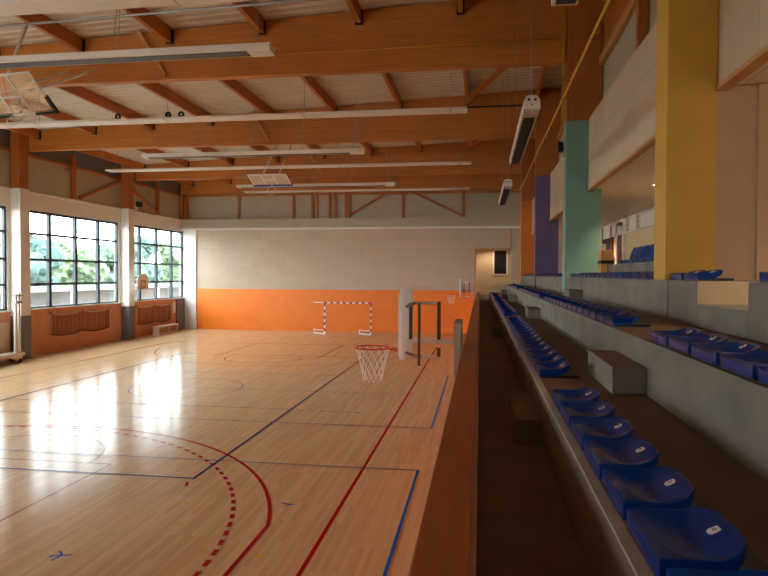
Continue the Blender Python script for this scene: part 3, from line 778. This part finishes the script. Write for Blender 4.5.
t = thing('mini_basketball_goal', 'small arched wooden backboard with orange square before the left window', 'basketball goal', (XL+.4, 34.6, 2.9))
xb = -19.3
bm = bmesh.new(); pts = [(33.95, 2.95), (35.2, 2.95), (35.2, 3.45)]
for i in range(1, 9): a = PI*i/9; pts.append((34.575+.625*math.cos(a), 3.45+.40*math.sin(a)))
pts.append((33.95, 3.45)); prism(bm, pts, 'X', xb-.03, xb); obj('backboard', bm, 'board_tan', t)
bm = bmesh.new()
for a in ((34.3, 34.36, 3.05, 3.45), (34.8, 34.86, 3.05, 3.45), (34.3, 34.86, 3.40, 3.46), (34.3, 34.86, 3.05, 3.11)): bx(bm, xb, xb+.006, *a)
obj('target_square', bm, 'rim', t)
bm = bmesh.new(); torus(bm, (xb+.4, 34.58, 3.0), .23, .016); bar(bm, (xb, 34.58, 2.99), (xb+.18, 34.58, 2.99), .05, .03); obj('rim', bm, 'rim', t)
bm = bmesh.new()
for z in (3.05, 3.5): bar(bm, (XL+.3, 35.15, z), (xb-.03, 34.9, z), .05, .05)
obj('arm', bm, 'steel', t)

# ceiling hoisted goals
def hoisted(name, label, BR, ex, ey, pad, w, h, arms):
    """BR bottom right corner, ex unit vector to the left along the bottom edge, ey unit vector up the board"""
    BR, ex, ey = Vector(BR), Vector(ex).normalized(), Vector(ey).normalized(); n = ex.cross(ey).normalized()
    t = thing(name, label, 'basketball goal', BR, 'hoisted basketball goals')
    def slab(bm, a0, a1, b0, b1, t0, t1):
        vs = [bm.verts.new(BR+ex*a+ey*b+n*c) for c in (t0, t1) for a, b in ((a0, b0), (a1, b0), (a1, b1), (a0, b1))]
        fs = [bm.faces.new([vs[i] for i in f]) for f in ((0,1,2,3),(7,6,5,4),(0,4,5,1),(1,5,6,2),(2,6,7,3),(3,7,4,0))]
        bmesh.ops.recalc_face_normals(bm, faces=fs)
    bm = bmesh.new(); slab(bm, .03, w-.03, .03, h-.03, 0, .012); obj('backboard', bm, 'clear' if pad == 'black_pad' else 'plaster', t)
    bm = bmesh.new()
    for a in ((0, .05, 0, h), (w-.05, w, 0, h), (0, w, 0, .05), (0, w, h-.05, h), (w*.35, w*.35+.04, .1, h), (w*.65, w*.65+.04, .1, h), (w*.35, w*.65, .52, .56)): slab(bm, *a, -.012, .024)
    obj('frame', bm, 'board_white', t)
    if pad == 'blue_pad':
        bm = bmesh.new(); slab(bm, -.03, w+.03, -.03, .07, -.04, .06); obj('padding', bm, pad, t)
    else:
        for sgn in (0, 1):
            m_ = (lambda a: a) if not sgn else (lambda a: w-a)
            bm = bmesh.new(); slab(bm, min(m_(-.03), m_(w*.32)), max(m_(-.03), m_(w*.32)), -.03, .05, -.03, .05); slab(bm, min(m_(-.03), m_(.05)), max(m_(-.03), m_(.05)), -.03, h*.40, -.03, .05)
            obj('padding', bm, pad, t)
    bm = bmesh.new(); c = BR+ex*w/2+ey*.15-n*.38
    q = n.to_track_quat('Z', 'Y') if False else None
    ringv = []
    for i in range(24):
        a0, a1 = 2*PI*i/24, 2*PI*(i+1)/24
        tube(bm, c+ex*.225*math.cos(a0)-n*.225*math.sin(a0), c+ex*.225*math.cos(a1)-n*.225*math.sin(a1), .012, 6)
    tube(bm, c+n*.225, c+n*.38, .03, 6); obj('rim', bm, 'white_metal', t)
    for p, q in arms:
        bm = bmesh.new(); tube(bm, p, q, .04, 8); obj('support_arm', bm, 'white_metal', t)
    return t

hoisted('hoisted_basketball_goal', 'clear backboard with black padding hoisted under the roof at the upper left', (-10.71, 15.0, 7.97), (-1, 0, -.05), (-.07, -1, .77), 'black_pad', 1.8, 1.2,
        [((-11.2, 14.6, 8.4), (-11.0, 17.1, 9.7)), ((-12.0, 14.6, 8.4), (-11.8, 17.1, 9.7)), ((-11.6, 14.35, 8.7), (-11.6, 15.2, 10.5))])
hoisted('hoisted_basketball_goal', 'small far backboard with blue padding hoisted under the roof', (-9.02, 30.0, 8.16), (-1, 0, 0), (0, -.93, .36), 'blue_pad', 1.9, 1.05,
        [((-9.6, 29.6, 8.5), (-9.6, 32.0, 10.6)), ((-10.4, 29.6, 8.5), (-10.4, 32.0, 10.6))])

# ------------------------------------------------------------------ handball goal
t = thing('handball_goal', 'red and white striped handball goal before the orange wall', 'goal', (-8.35, 40.0, 0))
def striped(bm, p, q, n, first):
    p, q = Vector(p), Vector(q)
    for i in range(n): bar(bm, p+(q-p)*i/n, p+(q-p)*(i+1)/n, .08, .08, (i+first) % 2, up=(0, 1, 0))
xl, xr, yg = -9.85, -6.85, 40.0
for x in (xl, xr):
    bm = bmesh.new(); striped(bm, (x, yg, 0.01), (x, yg, 2.0), 10, 0); obj('post', bm, ['white_post', 'red_post'], t)
bm = bmesh.new(); striped(bm, (xl-.04, yg, 2.04), (xr+.04, yg, 2.04), 15, 1); obj('crossbar', bm, ['white_post', 'red_post'], t)
for x in (xl, xr):
    bm = bmesh.new(); bar(bm, (x, yg, .04), (x-.85, yg+.55, .04), .05, .05); bar(bm, (x-.85, yg+.55, .27), (x, yg, .27), .04, .04); bar(bm, (x-.83, yg+.54, .02), (x-.83, yg+.54, .3), .04, .04)
    obj('foot_frame', bm, 'white_post', t, label='white foot frame')
bm = bmesh.new(); bar(bm, (xl, yg, 2.04), (xl-.85, yg+.55, 2.04), .045, .045); obj('top_stay', bm, 'white_post', t, label='white stay at the top left')

# ------------------------------------------------------------------ nets, bench and trolley by the left wall
def hung_net(y0, y1, zt, zb, dips, label):
    x = XL+.07
    t = thing('hanging_net', label, 'net', (x, (y0+y1)/2, zb), 'nets hung on the left wall')
    def top(y):
        u = (y-y0)/(y1-y0)*dips; f = u-int(min(u, dips-.001)); return zt-.13*4*f*(1-f)
    n = 40; rows_ = 10; d = zt-zb
    bm = bmesh.new()
    def P(i, j):
        y = y0+(y1-y0)*i/n; w = .03*math.sin(i*.9)+.02*math.sin(i*2.3)
        return Vector((x+w*.6, y, top(y)-d*j/rows_))
    for i in range(n+1):
        for j in range(rows_): bar(bm, P(i, j), P(i, j+1), .016, .016, up=(1, 0, 0))
    for j in range(1, rows_):
        for i in range(n): bar(bm, P(i, j), P(i+1, j), .016, .016)
    obj('mesh', bm, 'net_brown', t)
    bm = bmesh.new()
    for i in range(n): tube(bm, P(i, 0), P(i+1, 0), .032, 6)
    for i in range(0, n+1, n): tube(bm, P(i, 0), P(i, rows_), .02, 6)
    obj('top_rope', bm, 'rope', t, label='pale top rope')
    bm = bmesh.new()
    for i in range(n): tube(bm, P(i, rows_), P(i+1, rows_), .028, 6)
    obj('bottom_rope', bm, 'black', t, label='dark bottom rope')
    bm = bmesh.new()
    for k in range(dips+1):
        y = y0+(y1-y0)*k/dips; tube(bm, (XL, y, zt), (x+.05, y, zt), .03, 8)
    obj('hook', bm, 'dark_steel', t)
hung_net(28.2, 33.2, 1.93, .9, 2, 'brown net hung in two swags between the white columns')
hung_net(36.0, 40.4, 1.9, .85, 2, 'brown net hung in swags behind the white bench near the corner')

t = thing('bench', 'low white bench with two open bays at foot of plywood wall', 'bench', (-19.95, 38.6, 0))
obj('top', B((-20.2, -19.75, 37.3, 39.9, .48, .56)), 'white_metal', t, bevel=.01)
for y in (37.32, 38.55, 39.8): obj('leg', B((-20.18, -19.78, y, y+.09, .08, .48)), 'white_metal', t)
obj('base_rail', B((-20.2, -19.75, 37.3, 39.9, 0, .08)), 'white_metal', t, bevel=.01)
obj('back_board', B((-20.2, -20.17, 37.3, 39.9, .08, .48)), 'ply', t)

t = thing('post_trolley', 'white wheeled trolley with upright white posts before the left column', 'trolley', (-19.7, 24.3, 0))
for k, (y, h) in enumerate(((24.98, 3.0), (24.78, 2.96))):
    bm = bmesh.new(); bx(bm, -19.76, -19.66, y-.055, y+.055, .42, h); obj('post', bm, 'white_metal', t, bevel=.01)
bm = bmesh.new(); bx(bm, -19.8, -19.6, 24.7, 25.08, 2.55, 2.66); bx(bm, -19.8, -19.6, 24.7, 25.08, 2.86, 2.93); obj('collar', bm, 'steel', t)
bm = bmesh.new(); bx(bm, -20.1, -19.5, 22.4, 25.1, .3, .44); bx(bm, -19.8, -19.6, 22.4, 22.5, .3, 1.1); obj('frame', bm, 'white_metal', t, bevel=.01)
bm = bmesh.new(); prism(bm, [(24.3, .3), (25.1, .3), (25.0, .09), (24.8, .09)], 'X', -19.75, -19.6); obj('gusset', bm, 'white_metal', t)
for y in (22.6, 24.9):
    for x in (-20.0, -19.6):
        bm = bmesh.new(); tube(bm, (x-.03, y, .09), (x+.03, y, .09), .09, 14); obj('wheel', bm, 'dark_steel', t)
tag(obj('gym_mat', B((XL+.05, XL+.25, 22.0, 25.2, .02, 1.7)), 'cream', bevel=.02), 'pale upright mat leaning on plywood behind the white trolley', 'mat')

# ------------------------------------------------------------------ behind the camera
H0, H1, HZ0, HZ1 = -19.0, -12.0, 2.4, 6.6
G0, G1, GZ0, GZ1 = 3.4, 5.2, 4.6, 5.8
struct('wall_back', B((XL-.3, H0, YB-.2, YB, 0, 11.6), (H0, H1, YB-.2, YB, 0, HZ0), (H0, H1, YB-.2, YB, HZ1, 11.6), (H1, G0, YB-.2, YB, 0, 11.6),
                      (G0, G1, YB-.2, YB, 0, GZ0), (G0, G1, YB-.2, YB, GZ1, 11.6), (G1, XR+.2, YB-.2, YB, 0, 11.6)), 'plaster')
def added_window(n, x0, x1, z0, z1, nx, nz, label):  # unseen windows added to bring daylight onto the dark stand side
    bm = bmesh.new(); y0, y1 = YB-.16, YB-.04
    for i in range(nx+1):
        x = x0+.05+(x1-x0-.1)*i/nx; bx(bm, x-.05, x+.05, y0, y1, z0, z1)
    for i in range(nz+1):
        z = z0+.05+(z1-z0-.1)*i/nz; bx(bm, x0, x1, y0, y1, z-.05, z+.05)
    w = struct('window_%d' % n, bm, 'dark_frame', label=label)
    obj('pane', B((x0+.03, x1-.03, YB-.11, YB-.10, z0+.03, z1-.03)), 'glass', w)
added_window(6, H0, H1, HZ0, HZ1, 4, 3, 'added unseen dark framed window in the end wall behind the camera')
added_window(7, G0, G1, GZ0, GZ1, 2, 1, 'added unseen dark framed window at the near end of the gallery')

# ------------------------------------------------------------------ outdoors, seen through the left windows
struct('ground_outside', B((-140, XL-.3, -20, 180, -.4, -.2)), 'asphalt')
t = thing('outdoor_canopy', 'low grey outdoor building with pale pillars beyond the windows', 'building', (-36, 50, -.2))
bm = bmesh.new(); bx(bm, -38, -37.6, -10, 110, -.2, 2.6); obj('wall', bm, 'ext_wall', t)
bm = bmesh.new(); bx(bm, -38.2, -35.6, -10, 110, 2.3, 2.7); obj('roof_edge', bm, 'grey_pad', t)
for k in range(16):
    y = -8+k*7.5
    obj('pillar', B((-35.95, -35.65, y, y+.4, -.2, 2.3)), 'white', t)
def tree(x, y, h, r, m, label):
    rnd = random.Random(int(x*7+y*13))
    t = thing('tree', label, 'tree', (x, y, -.2), 'trees beyond the windows')
    bm = bmesh.new(); tube(bm, (x, y, -.2), (x, y, h*.6), .3, 10, r2=.15); obj('trunk', bm, 'bark', t)
    bm = bmesh.new()
    for k in range(26):
        a = rnd.uniform(0, 2*PI); q = rnd.uniform(0, 1)**.6*r*.8; zz = rnd.uniform(.25, .92)*h
        rr = r*rnd.uniform(.28, .46)*(1.15-.5*zz/h)
        res = bmesh.ops.create_icosphere(bm, subdivisions=3, radius=rr, matrix=Matrix.Translation((x+q*math.cos(a), y+q*math.sin(a), zz)))
        c = Vector((x+q*math.cos(a), y+q*math.sin(a), zz))
        for v in res['verts']: v.co = c+(v.co-c)*rnd.uniform(.72, 1.22)
    obj('crown', bm, m, t)
TL = ['tall pale green tree', 'deep green tree', 'bushy light green tree']
TP = [(-47, 26, 8.4), (-46, 34.5, 8), (-47, 43, 9.2), (-46, 51.5, 9.0), (-47, 60, 8.8), (-48, 68.5, 7.6), (-46, 77, 8.0), (-50, 85.5, 9.4), (-47, 94, 8.8), (-49, 103, 8.0)]
for k, (x, y, h) in enumerate(TP):
    tree(x, y, h, 4.1, ('foliage', 'foliage_dark', 'foliage_light')[k % 3], 'leafy green tree beyond the windows, %s counted from the left' % ORD[k+1])

# ------------------------------------------------------------------ sky, camera, view
w = bpy.data.worlds.new('sky'); SC.world = w; w.use_nodes = True; nt = w.node_tree
bg = nt.nodes['Background']
tc = nt.nodes.new('ShaderNodeTexCoord'); sp = nt.nodes.new('ShaderNodeSeparateXYZ'); nt.links.new(tc.outputs['Generated'], sp.inputs[0])
r = nt.nodes.new('ShaderNodeValToRGB'); r.color_ramp.elements[0].position = 0; r.color_ramp.elements[0].color = (.93, .97, 1, 1)
r.color_ramp.elements[1].position = .8; r.color_ramp.elements[1].color = (.74, .86, 1, 1)
nt.links.new(sp.outputs['Z'], r.inputs['Fac']); nt.links.new(r.outputs['Color'], bg.inputs['Color'])
bg.inputs['Strength'].default_value = 15.0

cam = bpy.data.cameras.new('camera'); co = bpy.data.objects.new('camera', cam); COL.objects.link(co); SC.camera = co
F, YAW, PIT, ROLL, H = 640.0, .1490, .0208, .004, 3.85
cam.sensor_width = 36; cam.lens = 36*F/768; cam.clip_start = .02; cam.clip_end = 500
cy_, sy_, cp_, sp_ = math.cos(YAW), math.sin(YAW), math.cos(PIT), math.sin(PIT)
Rv = Vector((cy_, sy_, 0)); Fv = Vector((-sy_*cp_, cy_*cp_, -sp_)); Uv = Rv.cross(Fv)
Rv, Uv = Rv*math.cos(ROLL)+Uv*math.sin(ROLL), Uv*math.cos(ROLL)-Rv*math.sin(ROLL)
co.matrix_world = Matrix(((Rv.x, Uv.x, -Fv.x, 0), (Rv.y, Uv.y, -Fv.y, 0), (Rv.z, Uv.z, -Fv.z, H), (0, 0, 0, 1)))

vs = SC.view_settings
vs.view_transform = 'Standard'; vs.look = 'None'; vs.gamma = 1; vs.use_curve_mapping = False; vs.exposure = 0.30
SC.cycles.max_bounces = 12; SC.cycles.diffuse_bounces = 8; SC.cycles.glossy_bounces = 4; SC.cycles.transparent_max_bounces = 12
SC.cycles.use_denoising = True
SC.cycles.sample_clamp_indirect = 8
